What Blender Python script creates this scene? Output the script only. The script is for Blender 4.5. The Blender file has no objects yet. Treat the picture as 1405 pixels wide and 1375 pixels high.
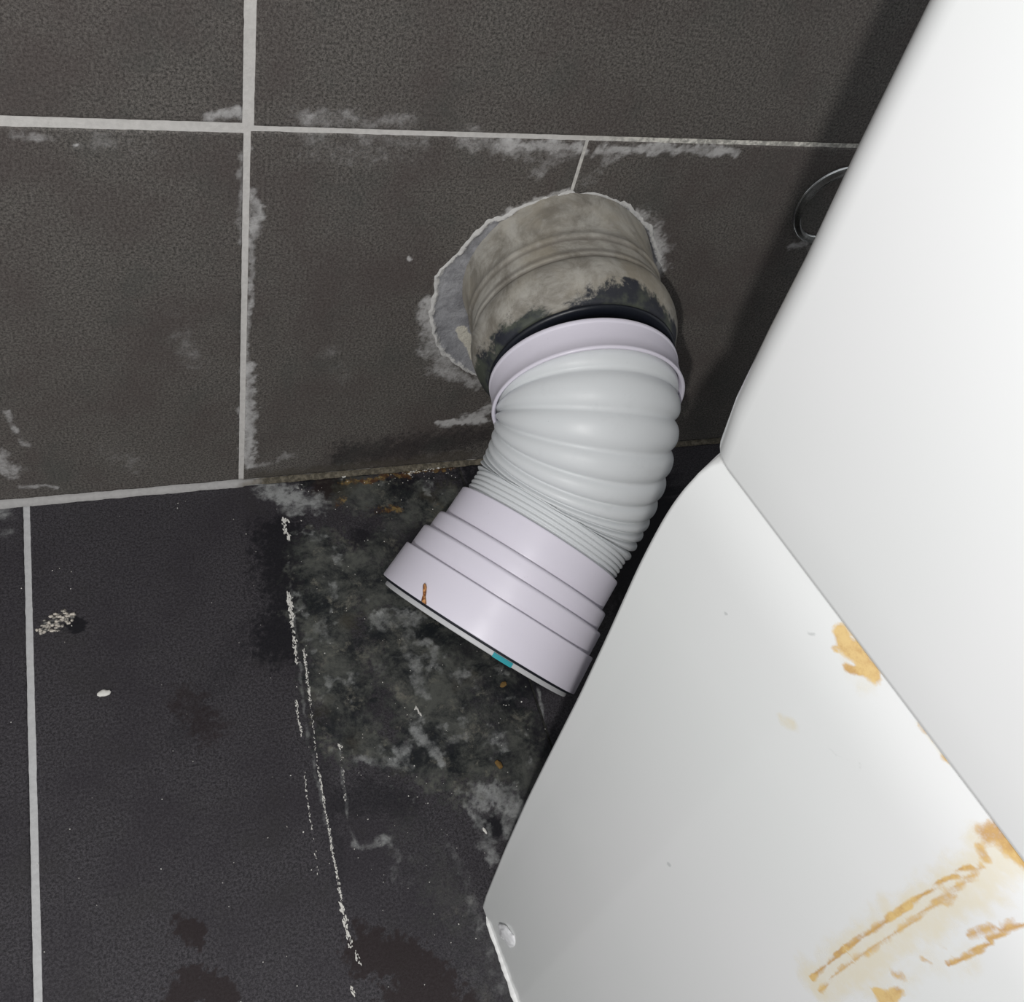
import bpy, bmesh, math, random
import numpy as np
from mathutils import Vector, Matrix

# ------------------------------------------------------------------ camera, world, lights
scn = bpy.context.scene
col = scn.collection
MM = 0.001

cam_data = bpy.data.cameras.new('camera')
cam_data.sensor_fit = 'HORIZONTAL'
cam_data.sensor_width = 36.0
cam_data.lens = 1381.147 / 1405.0 * 36.0
cam_data.clip_start = 0.01
cam_data.clip_end = 30.0
cam = bpy.data.objects.new('camera', cam_data)
col.objects.link(cam)
YAW, PITCH, ROLL = 0.558, 0.866, 0.34
CAM = Vector((-67.303, -457.368, 577.485)) * MM
fwd = Vector((math.sin(YAW) * math.cos(PITCH), math.cos(YAW) * math.cos(PITCH), -math.sin(PITCH)))
rgt0 = Vector((math.cos(YAW), -math.sin(YAW), 0))
up0 = rgt0.cross(fwd)
rgt = math.cos(ROLL) * rgt0 + math.sin(ROLL) * up0
upv = -math.sin(ROLL) * rgt0 + math.cos(ROLL) * up0
cam.matrix_world = Matrix(((rgt.x, upv.x, -fwd.x, CAM.x), (rgt.y, upv.y, -fwd.y, CAM.y),
                           (rgt.z, upv.z, -fwd.z, CAM.z), (0, 0, 0, 1)))
scn.camera = cam

scn.view_settings.view_transform = 'Standard'
scn.view_settings.look = 'None'
scn.view_settings.exposure = 0.0
scn.view_settings.gamma = 1.0
scn.view_settings.use_curve_mapping = False

world = bpy.data.worlds.new('room_light')
scn.world = world
world.use_nodes = True
world.node_tree.nodes['Background'].inputs[0].default_value = (0.93, 0.96, 1.0, 1)
world.node_tree.nodes['Background'].inputs[1].default_value = 0.49


def lamp(name, kind, loc, power, colr, size, target=None, angle=None, blend=1.0):
    d = bpy.data.lights.new(name, kind)
    d.energy = power
    d.color = colr
    if kind in ('POINT', 'SPOT'):
        d.shadow_soft_size = size
    if kind == 'AREA':
        d.shape = 'DISK'
        d.size = size
    if kind == 'SPOT':
        d.spot_size = angle
        d.spot_blend = blend
    o = bpy.data.objects.new(name, d)
    col.objects.link(o)
    o.location = loc
    if target is not None:
        o.rotation_euler = (Vector(target) - Vector(loc)).to_track_quat('-Z', 'Y').to_euler()
    return o


# key light added behind the camera to even out the falloff, and the phone's own small torch beside its lens
lamp('added_key_light', 'POINT', (-0.60, -1.10, 1.08), 41.0, (1.0, 0.985, 0.96), 0.014)
FL = CAM + rgt * 0.018 + upv * 0.004
lamp('phone_torch', 'POINT', FL, 1.15, (0.98, 0.97, 1.0), 0.004)


# ------------------------------------------------------------------ noise in numpy
def _hash(ix, iy, seed):
    h = (ix.astype(np.int64) * 374761393 + iy.astype(np.int64) * 668265263 + seed * 1442695041) & 0xffffffff
    h = ((h ^ (h >> 13)) * 1274126177) & 0xffffffff
    h = h ^ (h >> 16)
    return (h & 0xffff) / 65535.0


def vnoise(x, y, seed=0):
    x = np.asarray(x, float); y = np.asarray(y, float)
    ix = np.floor(x); iy = np.floor(y)
    fx = x - ix; fy = y - iy
    fx = fx * fx * (3 - 2 * fx); fy = fy * fy * (3 - 2 * fy)
    a = _hash(ix, iy, seed); b = _hash(ix + 1, iy, seed)
    c = _hash(ix, iy + 1, seed); d = _hash(ix + 1, iy + 1, seed)
    return (a * (1 - fx) + b * fx) * (1 - fy) + (c * (1 - fx) + d * fx) * fy


def fbm(x, y, seed=0, octv=4, gain=0.55):
    t = 0.0; a = 1.0; s = 0.0
    for i in range(octv):
        t = t + a * vnoise(x * 2 ** i + 17.3 * i, y * 2 ** i - 9.1 * i, seed + i * 31)
        s += a; a *= gain
    return t / s


# marks on the surfaces, in millimetres on each surface: kind, polyline, half width, strength
WALL_MARKS=[('white',[(1.4,242.0),(4.7,227.0),(4.3,210.0)],3.87,0.75),('white',[(3.1,210.0),(2.9,176.0),(2.1,147.7)],1.96,0.7),('white',[(-1.6,269.5),(-2.4,245.5),(-2.4,212.5)],2.8,0.55),('white',[(2.9,176.0),(1.2,153.5),(0.4,117.2)],2.5,0.6),('white',[(2.2,117.1),(3.8,77.0),(4.8,17.2)],4.07,0.9),('white',[(-0.4,77.4),(2.8,17.4)],3.91,0.8),('white',[(5.6,50.9),(3.3,48.2)],3.66,0.9),('white',[(-19.5,287.2),(-2.2,288.6)],3.33,0.75),('white',[(-107.8,274.9),(-90.9,273.1)],2.82,0.35),('white',[(-78.2,273.4),(-48.9,270.3)],8.15,0.28),('white',[(24.4,288.8),(81.1,285.9)],6.43,0.42),('white',[(28.9,274.5),(83.1,271.6)],12.67,0.33),('white',[(114.4,279.1),(140.7,274.0),(176.9,269.8)],7.85,0.5),('white',[(135.9,276.2),(182.2,275.1)],4.12,0.8),('white',[(169.4,264.4),(160.1,257.0)],4.78,0.4),('white',[(191.9,273.0),(230.8,275.4),(285.0,275.3)],3.38,0.85),('white',[(203.1,266.6),(216.7,275.1)],4.35,0.6),('white',[(198.9,257.7),(191.1,252.6)],3.92,0.4),('white',[(112.1,160.4),(120.1,122.2),(137.7,97.0)],7.88,0.7),('white',[(132.8,100.9),(159.3,86.0)],5.28,0.6),('white',[(118.9,130.1),(125.4,108.4)],11.09,0.4),('white',[(137.6,48.0),(158.7,47.3),(174.3,48.1)],3.45,1.1),('white',[(158.2,49.7),(171.9,59.3)],6.31,0.95),('white',[(166.5,50.4),(171.6,60.9)],5.6,1.0),('white',[(238.1,227.8),(255.9,209.8),(265.7,184.7)],6.38,0.75),('white',[(246.1,226.7),(263.4,200.9)],7.59,0.4),('white',[(128.9,203.0),(150.1,233.0),(183.5,246.5)],2.44,0.8),('white',[(-149.0,37.8),(-142.2,33.3)],7.48,0.7),('white',[(-138.2,87.5),(-137.3,77.7),(-135.3,69.5)],2.1,0.7),('white',[(-133.0,62.5),(-130.7,55.3)],2.72,0.5),('white',[(-140.5,15.9),(-120.3,13.6)],2.42,0.75),('white',[(-144.9,51.5),(-147.0,37.6)],3.45,0.6),('white',[(9.8,16.5),(21.2,21.4),(33.6,25.3)],3.91,0.5),('white',[(-39.6,155.5),(-28.2,119.3)],9.38,0.25),('white',[(51.5,126.5),(63.2,99.4)],8.15,0.28),('white',[(93.4,199.2),(95.0,197.0)],1.26,1.3),('white',[(-81.2,269.4),(-80.5,269.8)],0.72,1.2),('white',[(-84.2,43.9),(-62.9,26.3)],12.06,0.25),('grime',[(9.0,4.4),(87.6,6.0),(166.1,8.5)],7.05,0.7),('dark',[(75.5,20.0),(129.3,24.0),(167.8,29.4)],21.18,0.6),('white',[(362.2,203.8),(372.3,204.9)],3.29,0.7),('white',[(376.0,202.3),(384.2,195.9)],3.36,0.4)]
FLOOR_MARKS=[('white',[(17.0,-8.7),(31.9,-18.5),(47.4,-24.3)],9.82,0.85),('white',[(22.8,-27.8),(37.5,-31.0)],3.96,0.6),('grime',[(43.6,-68.4),(38.4,-137.2),(38.0,-199.4)],21.34,0.85),('grime',[(88.8,-140.1),(96.3,-190.2),(100.2,-221.4)],34.34,0.85),('grime',[(59.8,-89.0),(86.8,-105.1),(106.0,-131.5)],22.7,0.75),('grime',[(123.4,-162.8),(133.9,-197.1),(133.6,-247.6)],25.24,0.55),('grime',[(69.3,-13.6),(114.0,-32.6),(146.4,-36.7)],20.83,0.65),('grime',[(52.6,-216.9),(85.5,-233.0)],11.58,0.7),('grime',[(112.5,-39.2),(83.3,-74.1)],13.94,0.5),('grime',[(57.7,-272.9),(72.4,-318.3),(91.3,-371.3)],20.02,0.3),('white',[(69.7,-125.7),(97.5,-129.0)],6.92,0.75),('white',[(87.9,-140.0),(88.0,-180.8)],4.91,0.55),('white',[(105.1,-151.3),(98.3,-166.6)],3.06,0.6),('white',[(78.7,-207.3),(87.2,-226.1),(88.6,-233.7)],4.26,0.85),('white',[(89.2,-218.2),(132.1,-220.1)],2.9,0.45),('white',[(38.6,-218.9),(67.7,-230.4)],3.21,0.55),('white',[(104.3,-258.1),(124.1,-259.9),(126.7,-269.8)],9.13,0.75),('white',[(101.3,-269.0),(101.5,-284.7),(104.9,-296.4)],5.21,0.7),('white',[(122.3,-268.9),(115.0,-285.4)],5.21,0.6),('white',[(25.4,-270.1),(32.0,-272.9),(45.4,-270.2),(49.2,-281.8),(43.7,-293.2)],2.53,0.5),('white',[(30.0,-208.6),(27.5,-235.2),(25.8,-261.6),(28.2,-270.8)],1.25,0.5),('white',[(219.4,52.1),(210.9,44.9)],3.55,0.2),('white',[(34.4,-119.9),(36.1,-136.9)],3.97,0.4),('white',[(78.7,-277.5),(84.7,-304.6),(85.4,-333.4)],3.38,0.35),('white',[(84.6,-321.1),(89.0,-365.1)],3.83,0.35),('white',[(20.9,-71.3),(12.2,-194.5),(14.1,-267.6)],1.34,0.45),('white',[(164.4,-197.4),(159.9,-227.0)],0.99,0.55),('white',[(163.0,-172.4),(164.4,-197.4)],1.03,0.5),('white',[(-154.9,-5.2),(-150.7,-23.6)],7.03,0.4),('brown',[(-69.5,-293.3),(-63.5,-298.5)],6.21,1.1),('brown',[(-76.6,-328.8),(-67.1,-322.4),(-52.3,-333.9)],8.3,1.1),('brown',[(-67.4,-315.2),(-66.6,-320.7)],2.2,1.0),('brown',[(20.7,-327.5),(42.4,-338.5),(54.3,-356.4)],12.87,1.0),('brown',[(37.9,-357.7),(65.9,-373.9)],14.56,1.0),('brown',[(-54.5,-162.3),(-44.2,-183.6)],14.82,0.55),('brown',[(52.6,-18.4),(60.8,-2.4)],8.36,0.9),('dark',[(19.4,-49.6),(17.7,-106.0),(6.6,-131.9)],24.23,0.8),('dark',[(-17.9,-127.8),(-44.1,-164.3),(-58.9,-185.5)],15.1,0.45),('dark',[(49.8,-4.5),(73.8,-12.8),(80.5,-11.5)],8.39,1.2),('dark',[(98.6,-15.8),(117.4,-18.0)],12.42,1.2),('dark',[(100.3,-233.6),(113.2,-235.2)],9.32,1.3),('dark',[(140.5,-208.8),(154.9,-227.0),(129.0,-246.7)],16.6,0.8),('dark',[(104.1,-275.5),(110.3,-277.7)],7.1,1.1),('dark',[(-115.6,-99.9),(-112.3,-101.5)],5.09,1.3),('dark',[(25.0,-243.8),(46.7,-243.8),(62.7,-251.7)],13.42,0.6),('dark',[(15.4,-175.3),(15.8,-223.6),(17.0,-285.1)],7.19,0.5),('dark',[(133.8,-41.9),(103.6,-76.9),(75.8,-60.4)],16.26,0.7),('dark',[(121.9,1.2),(167.7,-0.3)],6.46,0.8),('dark',[(197.0,-21.7),(293.7,-62.2),(279.4,-128.1)],53.63,0.9),('dark',[(104.7,-137.1),(156.3,-190.5)],13.4,0.9),('dark',[(52.4,-150.5),(50.8,-181.8)],8.44,0.5),('rust',[(70.4,-8.3),(109.1,-5.9),(155.4,-2.5)],4.35,0.75),('rust',[(88.8,-36.2),(104.5,-38.2)],5.39,0.7),('rust',[(61.7,-26.1),(70.7,-20.6)],4.71,0.6),('rust',[(81.0,-35.2),(135.5,-35.3)],8.58,0.4),('rust',[(82.9,-133.5),(89.8,-157.0)],5.1,0.35)]
PAN_MARKS=[('rust',[(65.0,379.1),(67.3,378.1),(70.8,379.0)],2.62,1.0),('rust',[(70.4,379.5),(74.1,379.3),(77.6,379.4)],2.7,1.0),('rust',[(72.7,374.0),(76.7,378.6)],1.58,1.0),('rust',[(66.3,374.5),(66.9,374.8)],1.23,0.7),('pale',[(74.0,374.3),(77.8,375.2)],4.73,0.5),('rust',[(93.7,382.0),(95.6,381.9)],1.74,0.7),('rust',[(102.8,381.5),(104.4,382.8)],1.45,0.7),('rust',[(98.1,382.1),(100.8,382.7)],0.82,0.6),('pale',[(93.0,381.9),(105.2,382.4)],1.8,0.6),('rust',[(120.8,377.2),(121.9,380.9),(126.6,381.9),(130.8,382.4)],2.73,0.95),('rust',[(122.3,373.9),(125.0,373.7)],1.71,0.8),('pale',[(121.7,374.7),(131.4,381.7)],5.16,0.8),('rust',[(124.5,368.3),(124.4,357.3),(125.1,340.8)],0.71,1.0),('rust',[(125.1,340.8),(125.8,320.8),(126.5,302.9),(128.6,279.4)],1.01,0.95),('rust',[(126.2,370.8),(127.1,357.3),(127.8,348.0)],1.23,0.75),('rust',[(127.8,348.0),(129.5,322.1),(130.1,298.1),(132.7,279.7)],0.97,0.75),('rust',[(128.4,354.0),(127.4,358.5)],2.08,0.7),('pale',[(127.2,369.6),(128.2,344.2),(129.5,307.7),(131.1,280.4)],8.24,0.85),('pale',[(131.1,380.7),(129.3,362.5)],3.57,0.5),('rust',[(140.2,371.4),(139.4,364.0),(140.7,355.0),(140.5,339.3)],0.88,1.0),('rust',[(138.2,369.6),(137.7,364.5)],1.07,0.7),('rust',[(137.7,362.1),(137.2,353.0)],1.56,0.85),('rust',[(136.1,341.3),(137.6,342.8)],1.2,0.5),('rust',[(137.0,331.4),(138.7,334.0)],0.99,0.7),('rust',[(137.2,317.3),(138.6,320.2)],1.87,0.7),('rust',[(139.7,305.4),(141.7,310.4),(141.3,315.3)],1.65,0.9),('rust',[(141.9,306.2),(143.0,303.6)],1.71,0.8),('pale',[(135.8,299.5),(138.1,320.8),(140.8,348.7)],5.85,0.5),('pale',[(69.8,340.3),(72.4,342.5)],2.51,0.75),('grey',[(80.6,348.7),(86.9,351.1),(92.1,356.5),(93.5,355.9)],0.77,0.5),('grey',[(91.5,357.4),(93.4,356.5)],0.74,0.7),('grey',[(86.9,351.1),(87.2,351.1)],0.51,1.2),('grey',[(59.1,370.4),(60.3,371.5)],0.72,0.8),('grey',[(36.2,345.8),(36.8,346.0)],0.74,1.2),('grey',[(44.8,363.3),(62.2,371.6)],0.95,0.2),('grey',[(75.5,234.9),(76.0,235.6)],0.88,1.0)]
FLAKES=[([(23.5,-35.6),(23.4,-45.8),(24.5,-54.7)],1.69,6,2.26),([(17.5,-95.6),(16.8,-105.8),(16.4,-117.0)],1.55,8,2.07),([(15.9,-117.0),(15.1,-133.3),(14.2,-150.3)],1.26,6,1.51),([(20.1,-139.6),(18.9,-157.9),(17.6,-175.7)],0.74,7,1.29),([(9.4,-174.1),(8.7,-188.9),(9.2,-198.7)],0.7,5,1.31),([(17.6,-175.7),(15.7,-204.8),(14.5,-223.4)],0.7,3,0.93),([(6.7,-221.8),(5.6,-235.2),(4.8,-257.1)],0.56,4,0.94),([(15.0,-223.5),(14.3,-246.0),(14.1,-267.6)],0.64,8,1.03),([(14.1,-267.6),(13.9,-286.4),(13.7,-300.5)],0.76,8,1.09),([(4.8,-257.1),(3.7,-282.0)],0.82,1.5,0.82),([(12.9,-300.3),(13.9,-305.3)],1.17,9,2.34),([(14.1,-304.6),(13.8,-316.2),(13.9,-323.9)],1.36,7,1.55),([(15.8,-326.3),(16.6,-334.0)],0.76,7,1.14),([(10.2,-342.4),(11.5,-347.8)],0.92,7,1.48),([(29.2,-207.9),(31.3,-211.2)],0.91,9,1.46),([(30.1,-212.4),(26.6,-244.1)],0.69,2.5,0.91),([(81.3,-192.6),(83.5,-199.1)],0.72,9,1.44),([(15.6,-352.1),(17.5,-357.9)],0.74,5,1.11),([(117.6,-5.4),(149.7,-1.9)],1.86,4,1.49),([(71.3,-3.6),(77.2,-0.8)],1.22,6,1.83)]



def mark_masks(px, py, marks, kinds, warp=0.55, seed=3, jag=1.3):
    """one soft mask per kind of mark, with ragged noise-warped outlines (px, py in mm)"""
    out = {k: np.zeros(px.shape) for k in kinds}
    wx = (fbm(px / 7.0, py / 7.0, seed) - .5); wy = (fbm(px / 7.0, py / 7.0, seed + 50) - .5)
    fx = (fbm(px / 2.2, py / 2.2, seed + 90, 3) - .5)
    for k, pts, w, s in marks:
        if k not in out:
            continue
        amp = min(w * warp * 3.0, 9.0)
        x = px + wx * amp; y = py + wy * amp
        R = w * 2.2 + amp
        xs = [p[0] for p in pts]; ys = [p[1] for p in pts]
        sel = (px > min(xs) - R) & (px < max(xs) + R) & (py > min(ys) - R) & (py < max(ys) + R)
        if not sel.any():
            continue
        xx = x[sel]; yy = y[sel]
        d = np.full(xx.shape, 1e9)
        for i in range(max(1, len(pts) - 1)):
            a = pts[i]; b = pts[min(i + 1, len(pts) - 1)]
            dx, dy = b[0] - a[0], b[1] - a[1]
            L = dx * dx + dy * dy + 1e-9
            t = np.clip(((xx - a[0]) * dx + (yy - a[1]) * dy) / L, 0, 1)
            d = np.minimum(d, np.hypot(xx - a[0] - t * dx, yy - a[1] - t * dy))
        m = np.clip(1.45 - d / w * 1.0 + fx[sel] * jag, 0, 1.0) * s
        o = out[k][sel]
        out[k][sel] = np.maximum(o, m)
    return out


# ------------------------------------------------------------------ object helpers
def mesh_from(name, V, F, smooth=True):
    me = bpy.data.meshes.new(name)
    me.from_pydata(V if isinstance(V, list) else V.tolist(), [], F if isinstance(F, list) else F.tolist())
    me.update()
    if smooth:
        me.polygons.foreach_set('use_smooth', [True] * len(me.polygons))
    return me


def link(name, me, mat, parent=None):
    o = bpy.data.objects.new(name, me)
    col.objects.link(o)
    if mat is not None and len(me.materials) == 0:
        me.materials.append(mat)
    if parent is not None:
        o.parent = parent
    return o


def bm_obj(name, bm, mat, parent=None, smooth=True):
    bmesh.ops.recalc_face_normals(bm, faces=bm.faces)
    me = bpy.data.meshes.new(name)
    bm.to_mesh(me); bm.free()
    if smooth:
        me.polygons.foreach_set('use_smooth', [True] * len(me.polygons))
    return link(name, me, mat, parent)


def empty(name, loc, rotz=0.0):
    o = bpy.data.objects.new(name, None)
    o.empty_display_size = 0.02
    col.objects.link(o)
    o.location = loc
    o.rotation_euler = (0, 0, rotz)
    return o


def tag(o, label=None, cat=None, group=None, kind=None):
    if label: o['label'] = label
    if cat: o['category'] = cat
    if group: o['group'] = group
    if kind: o['kind'] = kind
    return o


def set_attr(me, name, arr):
    a = me.attributes.new(name, 'FLOAT', 'POINT')
    a.data.foreach_set('value', np.asarray(arr, dtype=np.float32).ravel())


def grid_faces(nu, nv, closed_u=False, closed_v=False):
    F = []
    iu = np.arange(nu if closed_u else nu - 1); iv = np.arange(nv if closed_v else nv - 1)
    A, B = np.meshgrid(iu, iv, indexing='ij')
    A2 = (A + 1) % nu; B2 = (B + 1) % nv
    return np.stack([A * nv + B, A2 * nv + B, A2 * nv + B2, A * nv + B2], -1).reshape(-1, 4)


# ------------------------------------------------------------------ materials
class NT:
    def __init__(s, name, rough=0.5, spec=0.5):
        s.m = bpy.data.materials.new(name); s.m.use_nodes = True
        s.t = s.m.node_tree; s.b = s.t.nodes['Principled BSDF']
        s.b.inputs['Roughness'].default_value = rough
        s.b.inputs['Specular IOR Level'].default_value = spec
        s.co = s.n('ShaderNodeTexCoord').outputs['Object']

    def n(s, kind, **kw):
        nd = s.t.nodes.new(kind)
        for k, v in kw.items():
            setattr(nd, k, v)
        return nd

    def L(s, a, b):
        s.t.links.new(a, b)

    def setin(s, sock, v):
        if hasattr(v, 'is_linked') or hasattr(v, 'links'):
            s.L(v, sock)
        else:
            sock.default_value = v

    def noise(s, scale, detail=3, rough=.6, dist=0.0, vec=None):
        nd = s.n('ShaderNodeTexNoise')
        nd.inputs['Scale'].default_value = scale; nd.inputs['Detail'].default_value = detail
        nd.inputs['Roughness'].default_value = rough; nd.inputs['Distortion'].default_value = dist
        s.L(vec or s.co, nd.inputs['Vector'])
        return nd.outputs['Fac']

    def rng(s, v, a, b, c=0.0, d=1.0, smooth=True):
        nd = s.n('ShaderNodeMapRange')
        nd.interpolation_type = 'SMOOTHSTEP' if smooth else 'LINEAR'
        s.setin(nd.inputs['Value'], v)
        nd.inputs['From Min'].default_value = a; nd.inputs['From Max'].default_value = b
        nd.inputs['To Min'].default_value = c; nd.inputs['To Max'].default_value = d
        return nd.outputs[0]

    def math(s, op, a, b=0.0):
        nd = s.n('ShaderNodeMath', operation=op)
        s.setin(nd.inputs[0], a); s.setin(nd.inputs[1], b)
        return nd.outputs[0]

    def mix(s, f, a, b):
        nd = s.n('ShaderNodeMix', data_type='RGBA')
        s.setin(nd.inputs[0], f)
        for sock, v in ((nd.inputs[6], a), (nd.inputs[7], b)):
            if isinstance(v, tuple):
                sock.default_value = (*v, 1)
            else:
                s.L(v, sock)
        return nd.outputs[2]

    def attr(s, name):
        nd = s.n('ShaderNodeAttribute'); nd.attribute_name = name
        return nd.outputs['Fac']

    def base(s, c):
        if isinstance(c, tuple): s.b.inputs['Base Color'].default_value = (*c, 1)
        else: s.L(c, s.b.inputs['Base Color'])

    def rough(s, v):
        s.setin(s.b.inputs['Roughness'], v)

    def bump(s, h, strength=.3, dist=.001):
        nd = s.n('ShaderNodeBump')
        nd.inputs['Strength'].default_value = strength; nd.inputs['Distance'].default_value = dist
        s.L(h, nd.inputs['Height']); s.L(nd.outputs[0], s.b.inputs['Normal'])

    def sep(s, axis):
        nd = s.n('ShaderNodeSeparateXYZ'); s.L(s.co, nd.inputs[0])
        return nd.outputs[axis]

    def masked(s, name, grain, k=.8, lo=.35, hi=.75):
        a = s.attr(name)
        g = s.math('MULTIPLY', s.math('SUBTRACT', grain, 0.5), k)
        m = s.rng(s.math('ADD', a, s.math('MULTIPLY', g, s.rng(a, 0.0, .25))), lo, hi)
        return m


def tile_material(name, c_dark, c_light, tint_a, tint_b, floor=False):
    t = NT(name, .55, .35)
    g = t.noise(700, 5, .9)
    c = t.mix(t.rng(g, .38, .62), c_dark, c_light)
    big = t.noise(14, 4, .6)
    c = t.mix(t.rng(big, .4, .68, 0, .55), c, tint_a)
    big2 = t.noise(23, 3, .6, vec=None)
    c = t.mix(t.rng(big2, .5, .75, 0, .45), c, tint_b)
    sp = t.noise(1500, 2, .5)
    c = t.mix(t.rng(sp, .64, .76, 0, .45), c, tuple(min(1, x * 2.6) for x in c_light))
    fine = t.noise(260, 5, .8)
    med = t.noise(70, 6, .7, .6)
    gm = t.math('ADD', t.math('MULTIPLY', fine, .5), t.math('MULTIPLY', med, .5))
    dk = t.masked('dark', gm, .7, .25, .9)
    c = t.mix(t.math('MULTIPLY', dk, .85), c, (.006, .006, .009))
    if floor:
        gr = t.masked('grime', gm, 1.3, .12, .75)
        gc = t.mix(t.rng(t.noise(34, 7, .8, .25), .38, .64), (.008, .011, .013), (.115, .12, .105))
        gc = t.mix(t.rng(t.noise(58, 8, .8, .2), .53, .68, 0, .85), gc, (.23, .22, .18))
        gc = t.mix(t.rng(t.noise(21, 3, .6), .56, .72, 0, .5), gc, (.05, .04, .022))
        c = t.mix(t.math('MULTIPLY', gr, .85), c, gc)
        br = t.masked('brown', gm, .7, .3, .75)
        c = t.mix(t.math('MULTIPLY', br, .8), c, (.019, .011, .011))
        ru = t.masked('rust', gm, 2.6, .5, .9)
        rc = t.mix(t.rng(t.noise(170, 3, .6), .42, .62), (.09, .035, .012), (.30, .20, .07))
        c = t.mix(t.math('MULTIPLY', ru, .8), c, rc)
    else:
        gr = t.masked('grime', gm, .9, .3, .8)
        c = t.mix(t.math('MULTIPLY', gr, .6), c, (.06, .052, .04))
    wa = t.attr('white'); powder = t.noise(330, 6, .8)
    wsum = t.math('ADD', wa, t.math('MULTIPLY', t.math('SUBTRACT', t.noise(75, 6, .72), .5), t.rng(wa, 0, .4, 0, 2.2)))
    wh = t.math('MULTIPLY', t.rng(wsum, .12, 1.15), t.rng(t.math('ADD', powder, t.math('MULTIPLY', wa, .12)), .36, .62, .25, 1.0))
    c = t.mix(t.math('MULTIPLY', wh, .92 if not floor else .7), c, (.52, .51, .50) if not floor else (.46, .47, .46))
    t.base(c)
    wet = t.rng(t.math('MAXIMUM', t.attr('dark'), t.attr('brown')), .3, .9, .58, .5)
    t.rough(wet)
    t.bump(t.math('ADD', g, t.math('MULTIPLY', wh, 1.2)), .22, .0006)
    return t.m


M = {}
M['wall_tile'] = tile_material('dark_wall_tile', (.028, .026, .023), (.185, .170, .155), (.072, .056, .053), (.062, .066, .060))
M['floor_tile'] = tile_material('dark_floor_tile', (.010, .009, .011), (.082, .076, .084), (.026, .022, .028), (.034, .032, .032), True)


def grout_mat(name, clean, dirty, x0, x1):
    t = NT(name, .85, .2)
    n1 = t.noise(300, 5, .7); n2 = t.noise(45, 4, .6)
    c = t.mix(t.rng(n1, .3, .7, 0, .35), clean, tuple(x * .6 for x in clean))
    f = t.rng(t.math('ADD', t.sep(0), t.math('MULTIPLY', t.math('SUBTRACT', n2, .5), .06)), x0, x1)
    c = t.mix(f, c, t.mix(t.rng(n1, .4, .62), dirty, tuple(min(1, x * 2.2) for x in dirty)))
    t.base(c); t.bump(n1, .5, .0008)
    return t.m


M['wall_grout'] = grout_mat('wall_grout', (.66, .64, .61), (.34, .33, .30), .16, .24)
M['floor_grout'] = grout_mat('floor_grout', (.60, .60, .60), (.02, .02, .018), .0, .05)
M['foot_grout'] = grout_mat('wall_foot_grout', (.42, .41, .40), (.075, .066, .050), -.01, .02)


def plastic(name, c, rough=.32, spec=.5, dirt=0.0):
    t = NT(name, rough, spec)
    n = t.noise(60, 5, .7)
    cc = t.mix(t.rng(n, .55, .8, 0, .12 + dirt), c, tuple(x * .72 for x in c))
    s = t.noise(900, 2, .5)
    cc = t.mix(t.rng(s, .70, .80, 0, .25), cc, tuple(x * .55 for x in c))
    t.base(cc)
    t.rough(t.rng(n, .3, .7, rough * .85, rough * 1.25))
    return t.m


M['white_plastic'] = plastic('lilac_white_plastic', (.76, .725, .81), .36)
M['flex_plastic'] = plastic('flexible_white_plastic', (.68, .70, .71), .42, .4, .1)
M['gasket'] = plastic('grey_white_gasket', (.55, .55, .56), .5, .4, .3)
M['rubber'] = plastic('black_rubber', (.008, .010, .016), .4, .5)
M['teal'] = plastic('teal_mark', (.03, .33, .38), .5, .4)
M['chrome'] = plastic('chrome_button', (.7, .7, .72), .15, .8)
M['chrome'].node_tree.nodes['Principled BSDF'].inputs['Metallic'].default_value = 1.0

# clear plastic
t = NT('clear_plastic', .12, .5); t.base((.9, .92, .9))
t.b.inputs['Transmission Weight'].default_value = 1.0; t.b.inputs['IOR'].default_value = 1.45
M['clear'] = t.m

# old grey soil pipe: cement film, grooves, black green mould at the mouth
t = NT('old_soil_pipe', .6, .35)
n1 = t.noise(38, 6, .72, .5); n2 = t.noise(150, 5, .75); n3 = t.noise(16, 4, .6)
c = t.mix(t.rng(n1, .34, .68), (.20, .182, .152), (.44, .42, .375))
c = t.mix(t.rng(n3, .48, .66, 0, .6), c, (.36, .32, .25))
c = t.mix(t.rng(n2, .52, .72, 0, .5), c, (.40, .38, .35))
gro = t.attr('groove')
c = t.mix(t.math('MULTIPLY', gro, .75), c, (.10, .085, .07))
gm = t.math('ADD', t.math('MULTIPLY', n1, .6), t.math('MULTIPLY', n2, .4))
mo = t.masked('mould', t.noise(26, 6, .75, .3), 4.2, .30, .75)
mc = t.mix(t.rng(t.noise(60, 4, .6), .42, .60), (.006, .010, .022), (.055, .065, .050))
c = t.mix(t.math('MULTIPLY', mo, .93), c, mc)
t.base(c); t.bump(gm, .45, .0014)
M['soil_pipe'] = t.m

# mortar around the pipe
t = NT('mortar', .9, .15)
n1 = t.noise(70, 6, .7); n2 = t.noise(380, 4, .7)
c = t.mix(t.rng(n1, .35, .66), (.21, .21, .222), (.36, .36, .375))
c = t.mix(t.rng(n2, .56, .74, 0, .5), c, (.42, .42, .43))
c = t.mix(t.masked('rim', n2, 2.4, .35, .8), c, (.56, .55, .53))
c = t.mix(t.masked('cream', n1, 1.0, .35, .6), c, (.60, .57, .49))
t.base(c); t.bump(t.math('ADD', n1, n2), .6, .0015)
M['mortar'] = t.m

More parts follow.
